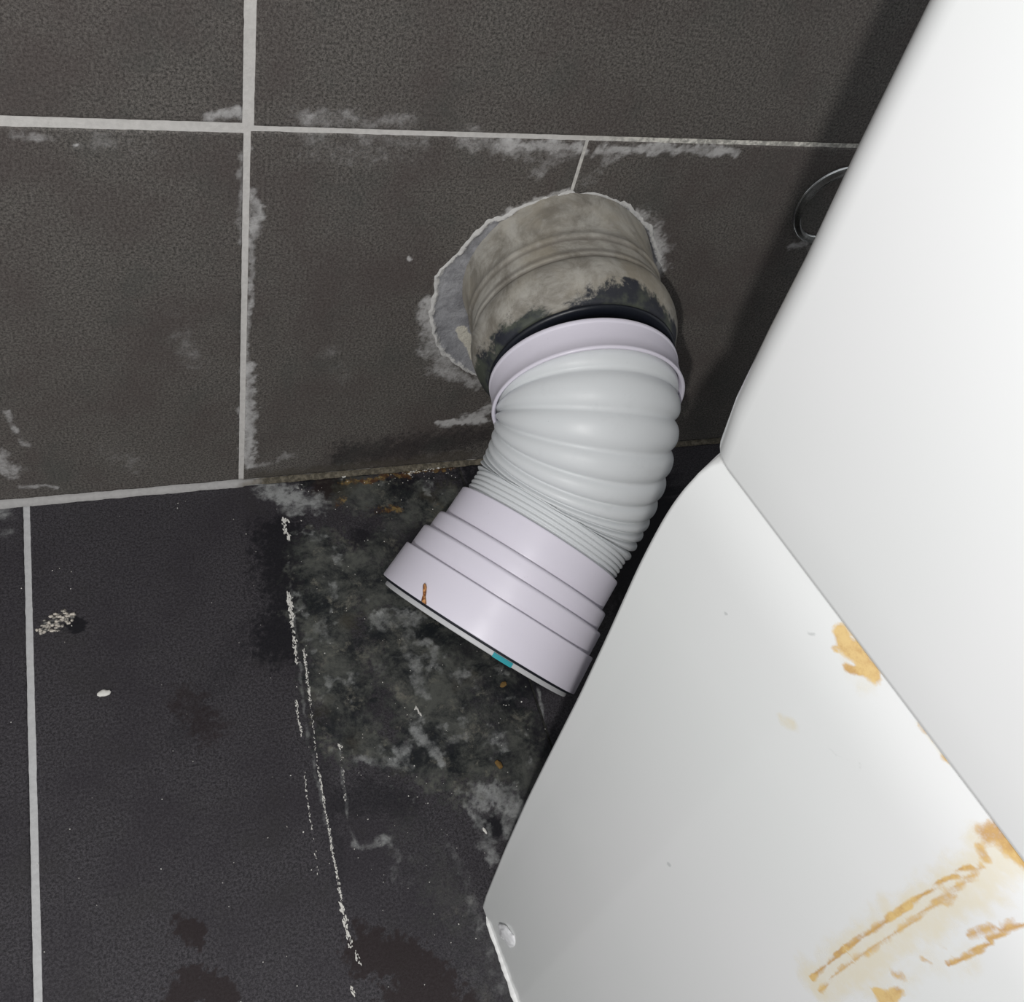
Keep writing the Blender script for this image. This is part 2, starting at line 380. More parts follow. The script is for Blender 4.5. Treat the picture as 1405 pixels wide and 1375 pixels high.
# glazed ceramic with rust marks
def ceramic(name, marks):
    t = NT(name, .16, .5)
    n = t.noise(5, 3, .5)
    c = t.mix(t.rng(n, .35, .7), *(((.80, .815, .80), (.83, .83, .825)) if marks else ((.735, .75, .735), (.765, .765, .76))))
    if marks:
        n1 = t.noise(60, 5, .7, .4); n2 = t.noise(240, 4, .7)
        gm = t.math('ADD', t.math('MULTIPLY', n1, .6), t.math('MULTIPLY', n2, .4))
        pale = t.masked('pale', gm, 1.4, .25, 1.0)
        c = t.mix(t.math('MULTIPLY', pale, .65), c, (.74, .66, .46))
        ru = t.masked('rust', gm, 2.7, .28, .92)
        rc = t.mix(t.rng(gm, .40, .62), (.52, .27, .06), (.76, .53, .20))
        c = t.mix(t.math('MULTIPLY', ru, .92), c, rc)
        gy = t.masked('grey', gm, 1.4, .35, .9)
        c = t.mix(t.math('MULTIPLY', gy, .5), c, (.42, .44, .43))
        t.rough(t.rng(t.math('MAXIMUM', ru, pale), 0, 1, .17, .6))
    t.base(c)
    t.b.inputs['Coat Weight'].default_value = .3
    t.b.inputs['Coat Roughness'].default_value = .08
    return t.m


M['pan_ceramic'] = ceramic('pan_ceramic', True)
M['ceramic'] = ceramic('cistern_ceramic', False)
t = NT('white_sealant', .45, .4); t.base(t.mix(t.noise(200, 3), (.78, .78, .76), (.9, .9, .89))); M['sealant'] = t.m
t = NT('highlight_gloss', .12, .6); t.base((.85, .85, .86)); M['gloss'] = t.m  # white gloss of the lump added as a highlight on the pan
t = NT('plaster_crumb', .9, .2); t.base(t.mix(t.noise(500, 3), (.62, .60, .55), (.85, .84, .8))); M['crumb'] = t.m
t = NT('mortar_splat', .9, .2); t.base(t.mix(t.rng(t.noise(350, 4, .7), .4, .6), (.08, .08, .08), (.62, .57, .50))); M['splat'] = t.m
t = NT('brown_crumb', .8, .2); t.base(t.mix(t.noise(400, 3), (.10, .06, .02), (.28, .17, .06))); M['brown'] = t.m
t = NT('orange_splinter', .7, .3); t.base(t.mix(t.rng(t.noise(400, 3), .4, .6), (.22, .07, .02), (.72, .36, .14))); M['orange'] = t.m


# ------------------------------------------------------------------ tiles
def axis(lo, hi, vlo, vhi, fine, coarse, ch):
    a = [lo, lo + ch * .4, lo + ch]
    x = lo + ch
    end = hi - ch
    while x < end - 1e-6:
        step = fine if vlo <= x <= vhi else coarse
        if x < vlo: step = min(step, max(vlo - x, fine))
        x = min(x + step, end)
        if end - x < fine * .5: x = end
        a.append(x)
    a += [hi - ch * .4, hi]
    return np.array(a)


HOLE = (190.5, 167.0, 76.5)


def hole_radius(th):
    return HOLE[2] + (fbm(np.cos(th) * 3 + 9, np.sin(th) * 3 + 3.3, 8, 5, .7) - .5) * 9


def tile(name, u0, u1, w0, w1, surf, mat, parent, fine=1.25, hole=False, view=None):
    """tile with pillowed edges; surf 'wall' lies at y=0 facing -y, 'floor' at z=0 facing +z"""
    vu, vw = view if view else ((u0, u1), (w0, w1))
    ch = .9
    U = axis(u0, u1, vu[0], vu[1], fine, 12.0, ch); W = axis(w0, w1, vw[0], vw[1], fine, 12.0, ch)
    A, B = np.meshgrid(U, W, indexing='ij')
    du = np.minimum(A - u0, u1 - A); dw = np.minimum(B - w0, w1 - B)
    e = np.minimum(du, dw)
    h = -np.clip(1 - e / ch, 0, 1) ** 2 * .7
    A = A + 0; B = B + 0
    # slightly chipped, uneven edges
    chip = (fbm(A / 5, B / 5, 5, 3) - .5) * .5
    A = np.where(du < .01, A + chip * np.where(A - u0 < u1 - A, 1, -1), A)
    B = np.where(dw < .01, B + chip * np.where(B - w0 < w1 - B, 1, -1), B)
    F = grid_faces(len(U), len(W))
    a = A.ravel().copy(); b = B.ravel().copy(); h = h.ravel()
    if hole:
        th = np.arctan2(b - HOLE[1], a - HOLE[0]); r = np.hypot(a - HOLE[0], b - HOLE[1])
        hr = hole_radius(th)
        ins = r < hr
        keep = ~ins[F].all(1)
        near = ins
        a = np.where(near, HOLE[0] + hr * np.cos(th), a); b = np.where(near, HOLE[1] + hr * np.sin(th), b)
        # never let a snapped vertex leave the tile
        a = np.clip(a, u0, u1)
        F = F[keep]
        used = np.unique(F); remap = -np.ones(len(a), int); remap[used] = np.arange(len(used))
        F = remap[F]; a = a[used]; b = b[used]; h = h[used]
    marks = WALL_MARKS if surf == 'wall' else FLOOR_MARKS
    kinds = ('white', 'dark', 'grime') if surf == 'wall' else ('white', 'dark', 'grime', 'brown', 'rust')
    mk = mark_masks(a, b, marks, kinds, warp=.95 if surf == 'floor' else .7)
    if surf == 'floor':
        mk['grime'] = mk['grime'] * (0.55 + .9 * (fbm(a / 16, b / 16, 71, 4)))
        pat = np.clip((fbm(a / 11, b / 11, 133, 5, .62) - .56) / .16, 0, 1) * np.clip(mk['grime'] * 1.6, 0, 1)
        mk['white'] = np.maximum(mk['white'] * (.35 + 1.1 * fbm(a / 9, b / 9, 140, 4)), pat * .55)
    n = len(a)
    if surf == 'wall':
        V = np.c_[a, -h, b] * MM
    else:
        V = np.c_[a, b, h] * MM
    # skirt
    ed = np.sort(np.concatenate([F[:, [0, 1]], F[:, [1, 2]], F[:, [2, 3]], F[:, [3, 0]]]), axis=1)
    raw = np.concatenate([F[:, [0, 1]], F[:, [1, 2]], F[:, [2, 3]], F[:, [3, 0]]])
    key = ed[:, 0] * (n + 1) + ed[:, 1]
    uq, idx, cnt = np.unique(key, return_index=True, return_counts=True)
    be = raw[idx[cnt == 1]]
    bv = np.unique(be); mp = {int(v): n + i for i, v in enumerate(bv)}
    low = V[bv].copy()
    if surf == 'wall': low[:, 1] = 6 * MM
    else: low[:, 2] = -6 * MM
    V = np.vstack([V, low])
    faces = F.tolist() + [[int(q), int(p), mp[int(p)], mp[int(q)]] for p, q in be]
    me = mesh_from(name, V, faces)
    for k in kinds:
        set_attr(me, k, np.concatenate([mk[k], mk[k][bv]]))
    if 'brown' not in kinds:
        set_attr(me, 'brown', np.zeros(len(V)))
    return link(name, me, mat, parent)


def box_mesh(name, lo, hi):
    bm = bmesh.new()
    bmesh.ops.create_cube(bm, size=1)
    for v in bm.verts:
        v.co = Vector([(lo[i] + hi[i]) / 2 + v.co[i] * (hi[i] - lo[i]) for i in range(3)]) * MM
    me = bpy.data.meshes.new(name); bm.to_mesh(me); bm.free()
    return me


wall = link('wall_back', box_mesh('wall_back', (-905, .7, -12), (905, 40, 1180)), M['wall_grout'])
tag(wall, 'wall of large dark grey tiles with pale grout lines', None, None, 'structure')
floor = link('floor', box_mesh('floor', (-905, -1260, -40), (905, .7, -.8)), M['floor_grout'])
tag(floor, 'dirty floor of large near-black tiles', None, None, 'structure')
VW = ((-175, 420), (0, 400))
tile('tile', -301.5, -2.3, 2.6, 278.4, 'wall', M['wall_tile'], wall, view=VW)
tile('tile', 1.2, 184.9, 2.6, 279.6, 'wall', M['wall_tile'], wall, hole=True)
tile('tile', 187.0, 487.0, 2.6, 279.6, 'wall', M['wall_tile'], wall, hole=True, view=VW)
tile('tile', -602, -2.9, 283.9, 581, 'wall', M['wall_tile'], wall, view=VW)
tile('tile', 2.6, 602, 282.6, 581, 'wall', M['wall_tile'], wall, view=VW)
for (a, b, c, d) in ((-602, -304, 2.6, 279), (-900, -605, 2.6, 279), (490, 900, 2.6, 279.6), (-900, -605, 284, 581), (605, 900, 284, 581),
                     (-602, -2, 584, 881), (1.5, 602, 584, 881), (605, 900, 584, 881), (-900, -605, 584, 881),
                     (-602, -2, 884, 1180), (1.5, 602, 884, 1180), (605, 900, 884, 1180), (-900, -605, 884, 1180)):
    tile('tile', a, b, c, d, 'wall', M['wall_tile'], wall, view=((0, 0), (0, 0)))
VF = ((-175, 300), (-420, 0))
tile('tile', -438, -141.2, -600, -3, 'floor', M['floor_tile'], floor, view=VF)
tile('tile', -137.2, 160.3, -600, -3, 'floor', M['floor_tile'], floor, fine=1.0, view=VF)
tile('tile', 161.6, 459, -600, -3, 'floor', M['floor_tile'], floor, view=VF)
for (a, b, c, d) in ((-900, -441, -600, -3), (462, 900, -600, -3), (-438, -141, -1202, -604), (-137.5, 160, -1202, -604), (162, 459, -1202, -604),
                     (462, 900, -1202, -604), (-900, -441, -1202, -604)):
    tile('tile', a, b, c, d, 'floor', M['floor_tile'], floor, view=((0, 0), (0, 0)))

# fillet of grout along the foot of the wall
nx, nr = 640, 6
X = np.linspace(-300, 460, nx); T = np.linspace(0, 1, nr)
V = []
for i, x in enumerate(X):
    wob = 1.2 * (fbm(np.array([x / 9]), np.array([1.]), 4)[0] - .5)
    wide = 3.9 if x < 0 else 3.2
    for tt in T:
        ang = tt * math.pi / 2
        rr = wide + wob + .6 * (fbm(np.array([x / 3]), np.array([tt * 3]), 6)[0] - .5)
        # concave fillet between the floor (y=-rr) and the wall (z=rr)
        y = -rr * (1 - math.sin(ang)) - .2; z = rr * (1 - math.cos(ang)) + .2
        V.append((x * MM, y * MM - .0002, z * MM))
me = mesh_from('foot_joint', V, grid_faces(nx, nr))
link('grout_fillet', me, M['foot_grout'], wall)

# mortar packed round the pipe, and its ragged pale rim
PIPE0 = np.array([192.5, 0, 184.5])
nt, nr = 260, 26
TH = np.linspace(0, 2 * math.pi, nt, endpoint=False)
V = []; rim = []; cream = []
hrs = hole_radius(np.arctan2(np.sin(TH), np.cos(TH)))
for i, th in enumerate(TH):
    over = .8 + 3.2 * max(0, fbm(np.array([math.cos(th) * 11 + 20]), np.array([math.sin(th) * 11 + 5]), 15, 4)[0] - .42) * 2.4
    ex = HOLE[0] + (hrs[i] + over) * math.cos(th); ez = HOLE[1] + (hrs[i] + over) * math.sin(th)
    ph = math.atan2(ez - PIPE0[2], ex - PIPE0[0])
    ix = PIPE0[0] + 56 * math.cos(ph); iz = PIPE0[2] + 56 * math.sin(ph)
    L = math.hypot(ex - ix, ez - iz)
    for j in range(nr):
        s = j / (nr - 1)
        s = 1 - (1 - s) ** 1.5
        x = ix + (ex - ix) * s; z = iz + (ez - iz) * s
        de = (1 - s) * L
        nn = fbm(np.array([x / 6]), np.array([z / 6]), 12, 4)[0] - .5
        out = .1 + 1.0 * nn
        n2_ = fbm(np.array([x / 2.2]), np.array([z / 2.2]), 19, 3)[0] - .5
        lip = math.exp(-((de - over - .6) / 1.9) ** 2) * (.7 + 2.2 * max(0, nn + .2) + 2.0 * n2_)
        out += lip
        if de < .4: out = -.1
        V.append((x * MM, -out * MM, z * MM))
        rim.append(max(0, 1.15 - max(0, de - over * .6) / 3.6) if de < 9 else 0)
        ax_, az_, bx_, bz_ = 138., 139., 164., 97.
        q_ = min(1, max(0, ((x - ax_) * (bx_ - ax_) + (z - az_) * (bz_ - az_)) / 2440.))
        d = math.hypot(x - ax_ - q_ * (bx_ - ax_), z - az_ - q_ * (bz_ - az_))
        cream.append(max(0, 1.15 - d / 6 + nn * .9))
me = mesh_from('mortar', V, grid_faces(nt, nr, closed_u=True))
set_attr(me, 'rim', rim); set_attr(me, 'cream', cream)
mo = link('mortar_ring', me, M['mortar'], wall)
tag(mo, 'rough grey mortar with a ragged pale rim around the pipe hole')


# ------------------------------------------------------------------ revolved profiles along an axis
def frames(d):
    d = Vector(d).normalized()
    a = d.cross(Vector((0, 0, 1))).normalized()
    return d, a, d.cross(a)


def revolve(name, c0, d, prof, mat, parent, seg=144, wobble=None, attrs=None, closed=False):
    """prof: list of (t along the axis, radius) in mm, swept round the axis through c0"""
    d, a, b = frames(d)
    c0 = Vector(c0)
    V = []; at = {k: [] for k in (attrs or {})}
    for i, (t, r) in enumerate(prof):
        for k in range(seg):
            th = 2 * math.pi * k / seg
            rr = r + (wobble(t, th, r) if wobble else 0)
            P = (c0 + d * t + (a * math.cos(th) + b * math.sin(th)) * rr)
            V.append(tuple(P * MM))
            for q, fn in (attrs or {}).items():
                at[q].append(fn(t, th, i))
    F = grid_faces(len(prof), seg, closed_u=closed, closed_v=True)
    me = mesh_from(name, V, F)
    for q in at: set_attr(me, q, at[q])
    bm = bmesh.new(); bm.from_mesh(me); bmesh.ops.recalc_face_normals(bm, faces=bm.faces); bm.to_mesh(me); bm.free()
    return link(name, me, mat, parent)


def smooth_profile(pts, step=1.0):
    out = []
    for i in range(len(pts) - 1):
        p0 = pts[max(i - 1, 0)]; p1 = pts[i]; p2 = pts[i + 1]; p3 = pts[min(i + 2, len(pts) - 1)]
        n = max(1, int(abs(p2[0] - p1[0]) / step) + (1 if abs(p2[1] - p1[1]) > 1 else 0))
        for k in range(n):
            u = k / n
            out.append(tuple(p1[j] + (p2[j] - p1[j]) * u for j in range(2)))
    out.append(pts[-1])
    return out


# ------------------------------------------------------------------ soil pipe in the wall
S0 = np.array([192.5, 4.0, 184.5]); S1 = np.array([184.2, -87.0, 176.6])
sd = Vector(S1 - S0).normalized()
soil = empty('soil_pipe', tuple(Vector(S0) * MM))
tag(soil, 'old cement-smeared grey soil pipe stub coming out of the tiled wall', 'pipe')
INV = Matrix.Translation(-Vector(S0) * MM)


def reparent_world(o, root):
    o.parent = root
    o.matrix_parent_inverse = Matrix.Translation(-root.location) if root.rotation_euler.z == 0 else root.matrix_world.inverted()


outer = [(0, 61.5), (10, 61.0), (22, 60.0), (28, 59.6), (31, 60.0), (32.5, 60.8), (34, 60.2), (36, 59.4), (44, 59.6), (46, 60.6), (48, 60.4), (49.5, 59.9),
         (53, 61.8), (57, 62.8), (62, 63.0), (67, 62.4), (70, 61.6), (73, 60.4), (78, 58.4), (81, 57.0), (82, 55.6), (81.5, 54.0), (70, 53.5), (5, 53.5)]
prof = smooth_profile(outer, 1.6)


def soil_wob(t, th, r):
    if r < 54.5: return 0
    n = fbm(np.array([math.cos(th) * 4 + t / 16]), np.array([math.sin(th) * 4 + 7]), 21, 4)[0] - .5
    return n * (2.6 if t < 28 else 1.2)


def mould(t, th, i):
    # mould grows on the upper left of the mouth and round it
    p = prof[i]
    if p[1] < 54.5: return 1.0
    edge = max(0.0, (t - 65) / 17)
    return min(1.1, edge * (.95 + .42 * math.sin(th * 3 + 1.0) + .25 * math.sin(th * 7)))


def groove(t, th, i):
    v = 0
    for g in (35.5, 29.5, 45.2, 50.2):
        v = max(v, math.exp(-((t - g) / 1.1) ** 2))
    return v


o = revolve('pipe_body', S0, sd, prof, M['soil_pipe'], None, 160, soil_wob, {'mould': mould, 'groove': groove})
reparent_world(o, soil)
# black lip seal in the mouth of the stub
o = revolve('rubber_seal', S0, sd, [(74, 49), (74, 53.3), (81, 53.3), (82.2, 55.4), (83.4, 56.6), (84.6, 56.4), (85.4, 55.2), (85.8, 49)], M['rubber'], None, 144, closed=True)
reparent_world(o, soil)
tag(o, 'black rubber lip seal')

# ------------------------------------------------------------------ flexible pan connector
con = empty('pan_connector', tuple(Vector(S1) * MM))
tag(con, 'white corrugated flexible pan connector bent down from the pipe in the wall', 'pipe connector')

C0 = Vector((183.9, -83.5, 177.2)); d0 = Vector((-.13, -.95, -.16)).normalized()
# rigid spigot cup
o = revolve('spigot_collar', C0, d0, [(-.6, 49), (-.6, 51), (0, 52.0), (0, 55.2), (.3, 55.9), (.9, 56.3), (2.4, 56.3), (2.9, 55.9), (3.4, 55.7), (12, 55.8), (18, 56.0), (18.6, 56.5), (19.8, 56.8), (20.8, 56.4), (20.9, 55.4), (19.5, 54.4), (10, 53.6), (2, 50)],
            M['white_plastic'], None, 160)
reparent_world(o, con)

END = Vector((110.2, -187.0, 73.4)); d1 = Vector((-.61, -.565, -.555)).normalized()
# corrugated sleeve: open fan of wide ribs on the bend, then tight ribs
A = C0 + d0 * 12; dA = d0
B = END - d1 * 67; Bs = B - d1 * 15
Lh = (Bs - A).length


def hermite(u):
    m0 = dA * Lh * 1.05; m1 = d1 * Lh * 1.05
    h = (2 * u ** 3 - 3 * u ** 2 + 1, u ** 3 - 2 * u ** 2 + u, -2 * u ** 3 + 3 * u ** 2, u ** 3 - u ** 2)
    g = (6 * u * u - 6 * u, 3 * u * u - 4 * u + 1, -6 * u * u + 6 * u, 3 * u * u - 2 * u)
    return (A * h[0] + m0 * h[1] + Bs * h[2] + m1 * h[3]), (A * g[0] + m0 * g[1] + Bs * g[2] + m1 * g[3]).normalized()


rows = []
NW = 10; PER = 12
random.seed(4)
wb = [0.0]
for k in range(NW): wb.append(wb[-1] + (.42, .62, .74, .72, .68, .60, .42, .40, .38, .36)[k])
wb = [w / wb[-1] for w in wb]
for k in range(NW):
    for j in range(PER):
        f = j / PER
        u = wb[k] + (wb[k + 1] - wb[k]) * f
        P, D = hermite(u)
        bul = (1 - abs(2 * f - 1) ** 2.6)
        rows.append((P, D, 50.4 + 3.4 * bul - .8 * u, f))
NT_ = 5
for k in range(NT_):
    for j in range(8):
        f = j / 8
        u = (k + f) / NT_
        P = Bs + (B - Bs) * u
        bul = abs(math.sin(math.pi * f)) ** .7
        rows.append((P, d1, 50.0 + 1.7 * bul, f))
rows.append((B, d1, 49.5, 0)); rows.append((B + d1 * 6, d1, 49.0, 0))
seg = 192
V = []
inner = (B - A).normalized()
for (P, D, r, f) in rows:
    a = D.cross(d0.cross(d1).normalized()).normalized()      # in the plane of the bend
    b = D.cross(a)
    for k in range(seg):
        th = 2 * math.pi * k / seg
        # grooves shut on the inside of the bend
        side = a.dot(inner.cross(d0.cross(d1)).normalized())
        V.append(tuple((P + (a * math.cos(th) + b * math.sin(th)) * r) * MM))
me = mesh_from('corrugated_sleeve', V, grid_faces(len(rows), seg, closed_v=True))
bm = bmesh.new(); bm.from_mesh(me); bmesh.ops.recalc_face_normals(bm, faces=bm.faces); bm.to_mesh(me); bm.free()
o = link('corrugated_sleeve', me, M['flex_plastic'])
reparent_world(o, con)
tag(o, 'ribbed flexible sleeve, fanned open on the bend')

# stepped end cup
def band(t0, t1, r0, r1, c=1.0):
    return [(t0, r0 - c), (t0 + .12 * c, r0 - .55 * c), (t0 + .45 * c, r0 - .18 * c), (t0 + c, r0), (t0 + c + .6, r0 + .02), ((t0 + t1) / 2, (r0 + r1) / 2), (t1 - .9, r1), (t1 - .3, r1 - .05), (t1, r1 - .3)]


cup = [(-68.5, 48)] + band(-68.5, -49.6, 54.0, 54.6, .7) + band(-49.4, -38.2, 57.8, 58.3, 1.6) + band(-38.0, -23.6, 61.3, 61.9, 1.6) + band(-23.5, 0, 64.6, 66.0, .7) \
    + [(.1, 65.2), (0, 64.2), (-1, 63.6), (-30, 60.0), (-34, 57), (-60, 49.5)]
o = revolve('end_collar', END, d1, cup, M['white_plastic'], None, 180)
reparent_world(o, con)
o = revolve('gasket', END, d1, [(-12, 61.6), (1.0, 61.9), (3.5, 62.2), (4.2, 61.9), (4.3, 60.9), (3.0, 59.6), (-12, 58.0)], M['gasket'], None, 160)
reparent_world(o, con)
tag(o, 'grey-white inner gasket lip')
o2 = revolve('gasket_shade', END, d1, [(-8, 62.2), (1.3, 62.5), (1.5, 63.6), (1.0, 64.4), (-8, 63.6)], M['rubber'], None, 144, closed=True)  # black ring puts the shade of the gap behind the rim into colour
o2.name = 'gap_shade_ring'
reparent_world(o2, con)
tag(o2, 'black ring drawn as the shaded gap between cup and gasket')
# teal mark on the gasket: a short raised arc
d, a, b = frames(d1)
toc = (CAM / MM - END); best = math.atan2(toc.dot(b), toc.dot(a))


def arc_patch(name, th0, th1, t0, t1, r, mat, n=10):
    V = []
    for i in range(n):
        th = th0 + (th1 - th0) * i / (n - 1)
        for t, rr in ((t0, r), (t0, r + .35), (t1, r + .35), (t1, r)):
            V.append(tuple((END + d * t + (a * math.cos(th) + b * math.sin(th)) * rr) * MM))
    F = grid_faces(n, 4, closed_v=True).tolist() + [[0, 1, 2, 3], [(n - 1) * 4 + q for q in (3, 2, 1, 0)]]
    return link(name, mesh_from(name, V, F, False), mat)


th = 4.285
o = arc_patch('teal_mark', th - .10, th + .10, 1.9, 4.5, 62.3, M['teal'])
reparent_world(o, con); tag(o, 'teal blue mark')


# ------------------------------------------------------------------ toilet: frame of its own, turned a little from the wall
TO = Vector((82, -303, 0)) * MM
Uv = Vector((.19, -.98, 0)).normalized()      # towards the front of the toilet
Vv = Vector((-Uv.y, Uv.x, 0))                 # across it, away from the camera
TR = Matrix(((Uv.x, Vv.x, 0, TO.x), (Uv.y, Vv.y, 0, TO.y), (0, 0, 1, 0), (0, 0, 0, 1)))


def troot(name):
    o = bpy.data.objects.new(name, None); o.empty_display_size = .05
    col.objects.link(o); o.matrix_world = TR
    return o


pan = troot('toilet_pan')
tag(pan, 'white ceramic toilet pan with rust streaks on its smooth side', 'toilet')
SEAM = 382.4
ZB = np.array([0, 14, 77, 137, 184, 235, 282, 322, 348, 362, 372, 378, 381.4, 382.4])
SB = np.array([16.7, 14.6, 9.5, 6.0, 4.4, 3.0, .6, -1.9, -2.2, -1.2, .5, 2.2, 4.4, 7.4])
_zf = np.arange(-40, 440, 1.0); _sf = np.interp(_zf, ZB, SB); _k = np.exp(-(np.arange(-24, 25) / 11.0) ** 2); _k /= _k.sum()
_sm = np.convolve(_sf, _k, 'same'); _w = np.clip((_zf - 360) / 12, 0, 1)
_sf = np.where((_zf < 20) | (_zf > 420), _sf, _sm * (1 - _w) + _sf * _w)
ZB, SB = _zf, _sf
WID = 356.0


def pan_outline(z):
    """side line s(back)->front, v; closed loop around the pan at height z (mm, toilet frame)"""
    f = z / 385.0
    sb = float(np.interp(z, ZB, SB))
    v0 = 5.0 * (1 - f)
    rc = 3.0 + 3.0 * f
    sb -= .48 * rc
    pts = []
    # left side: dense, from the back corner to the front
    ss = list(np.arange(sb + rc, 190, 1.5)) + list(np.arange(190, 330, 10))
    flare = -.10 * (1 - f)
    for s in ss:
        v = v0 + flare * (min(s, 70) - 16.7) * (1 if s > 16.7 else .6)
        if s > 150: v += (s - 150) ** 1.6 * (.014 * (1 - f) + .001)
        if z > 354: v += ((z - 354) / 28.4) ** 2.4 * 2.3
        pts.append((s, v))
    s1, v1 = pts[-1]
    mid = 178.0
    front = 640 - 70 * (1 - f)
    for k in range(1, 25):
        th = math.pi * k / 24
        pts.append((s1 + (front - s1) * math.sin(th), mid - (mid - v1) * math.cos(th)))
    for s, v in reversed(pts[:len(ss)][::6]):
        pts.append((s, 2 * mid - v))
    # back corners
    vr = pts[-1][1]
    for k in range(1, 6):
        th = math.pi / 2 * k / 5
        pts.append((sb + rc - rc * math.sin(th), vr - rc + rc * math.cos(th)))
    for k in range(1, 9):
        u = k / 9
        pts.append((sb, vr - rc + (pts[0][1] + rc - (vr - rc)) * u))
    v00 = pts[0][1]
    for k in range(0, 6):
        th = math.pi / 2 * k / 6
        pts.append((sb + rc - rc * math.cos(th), v00 + rc - rc * math.sin(th)))
    return pts


Z = list(np.arange(0, 190, 2.0)) + list(np.arange(190, 372, 1.1)) + list(np.arange(372, 380, .8)) + [380.0, 380.6, 381.2, 381.7, 382.1, SEAM]
base_n = None
loops = []
REF = pan_outline(200)
NL = len(REF)
for z in Z:
    p = pan_outline(z)
    # resample the dense side to the reference count so that every loop has the same vertices
    sb = float(np.interp(z, ZB, SB)); rc = 3 + 3 * z / 385
    loops.append(p)
NL = min(len(p) for p in loops)


def resample(p, n):
    P = np.array(p + [p[0]]); L = np.r_[0, np.cumsum(np.hypot(*np.diff(P, axis=0).T))]
    # dense share for the near side
    Ls = L[np.argmax(P[:, 0] > 185)]
    q = np.r_[np.linspace(0, Ls, 170, endpoint=False), np.linspace(Ls, L[-1], 90, endpoint=False)]
    return np.c_[np.interp(q, L, P[:, 0]), np.interp(q, L, P[:, 1])]


RL = [resample(p, 260) for p in loops]
NL = 260
V = np.vstack([np.c_[r, np.full(NL, z)] for r, z in zip(RL, Z)])
F = grid_faces(len(Z), NL, closed_v=True).tolist()
# rounded top, a rim, and the bowl sinking inside it
top = RL[-1]; cen = np.array([400.0, 178.0])
n0 = len(V) - NL
extra = []
lv = [(.9975, 382.5), (.985, 382.5), (.955, 382.5), (.90, 382.5)]
for sc, z in lv:
    c2 = top.mean(0); extra.append(np.c_[c2 + (top - c2) * sc, np.full(NL, z)])
ang = np.linspace(0, 2 * np.pi, NL, endpoint=False)
# bowl opening: ellipse, matched by direction
dirs = top - cen; ta = np.arctan2(dirs[:, 1], dirs[:, 0])
for rx, ry, z, cx in ((190, 128, 382.3, 400), (182, 121, 378, 400), (180, 120, 350, 400), (150, 104, 270, 390), (90, 62, 190, 370), (45, 34, 120, 350)):
    extra.append(np.c_[cx + rx * np.cos(ta), 178 + ry * np.sin(ta), np.full(NL, z)])
for e in extra:
    V = np.vstack([V, e])
tot = len(Z) + len(extra)
F = grid_faces(tot, NL, closed_v=True).tolist()
cc = len(V); V = np.vstack([V, [[350, 178, 116]]])
F += [[(tot - 1) * NL + k, (tot - 1) * NL + (k + 1) % NL, cc] for k in range(NL)]
me = mesh_from('pan_body', V * MM, F)
side = (V[:, 1] < 60)
mk = mark_masks(V[:, 0], V[:, 2], PAN_MARKS, ('rust', 'pale', 'grey'), warp=.28, seed=40, jag=.5)
for k in mk:
    set_attr(me, k, np.where(side & (V[:, 2] < 386), mk[k], 0))
bm = bmesh.new(); bm.from_mesh(me); bmesh.ops.recalc_face_normals(bm, faces=bm.faces); bm.to_mesh(me); bm.free()
o = link('pan_body', me, M['pan_ceramic'])
o.parent = pan


def rounded_slab(name, loop, z0, z1, r, mat, parent, hole=None, n=4):
    """slab with rounded edges from a closed loop (mm)"""
    P = np.array(loop); c = P.mean(0)
    T = np.roll(P, -1, 0) - np.roll(P, 1, 0); N = np.c_[T[:, 1], -T[:, 0]]; N /= np.linalg.norm(N, axis=1)[:, None]
    if ((P - c) * N).sum() < 0: N = -N
    rings = []
    for k in range(n + 1):
        th = math.pi / 2 * k / n
        rings.append(np.c_[P - N * r * (1 - math.sin(th)), np.full(len(P), z0 + r * (1 - math.cos(th)))])
    for k in range(n + 1):
        th = math.pi / 2 * k / n
        rings.append(np.c_[P - N * r * (1 - math.cos(th)), np.full(len(P), z1 - r * (1 - math.sin(th)))])
    V = np.vstack(rings); m = len(P)
    F = grid_faces(len(rings), m, closed_v=True).tolist()
    if hole is None:
        F.append(list(range(m))[::-1]); F.append([(len(rings) - 1) * m + k for k in range(m)])
    me = mesh_from(name, V * MM, F)
    bm = bmesh.new(); bm.from_mesh(me); bmesh.ops.recalc_face_normals(bm, faces=bm.faces); bm.to_mesh(me); bm.free()
    o = link(name, me, mat); o.parent = parent
    return o


def rrect(s0, s1, v0, v1, r, n=10):
    pts = []
    for cx, cy, a0 in ((s1 - r, v1 - r, 0), (s0 + r, v1 - r, 90), (s0 + r, v0 + r, 180), (s1 - r, v0 + r, 270)):
        for k in range(n + 1):
            th = math.radians(a0 + 90 * k / n)
            pts.append((cx + r * math.cos(th), cy + r * math.sin(th)))
    return pts


# seat and lid, closed (beyond the frame)
lid_loop = [(215, 178 + 150), (215, 178 - 150)]
lid_loop = []
for k in range(49):
    th = -math.pi / 2 + math.pi * k / 48
    lid_loop.append((420 + 225 * math.cos(th), 178 + 172 * math.sin(th)))
lid_loop += [(225, 178 + 160), (220, 178 + 150), (220, 178 - 150), (225, 178 - 160)]
rounded_slab('seat', lid_loop, 383, 398, 4, M['white_plastic'], pan)
rounded_slab('lid', [(s * .995 + 2, v) for s, v in lid_loop], 399.5, 415, 5, M['white_plastic'], pan)
# horizontal outlet at the back
bm = bmesh.new()
bmesh.ops.create_cone(bm, cap_ends=False, segments=48, radius1=.051, radius2=.051, depth=.07)
for v in bm.verts:
    v.co = Vector((v.co.z - .022, v.co.x + .178, v.co.y + .18))
o = bm_obj('outlet', bm, M['ceramic']); o.parent = pan
sm = o.modifiers.new('thick', 'SOLIDIFY'); sm.thickness = .008

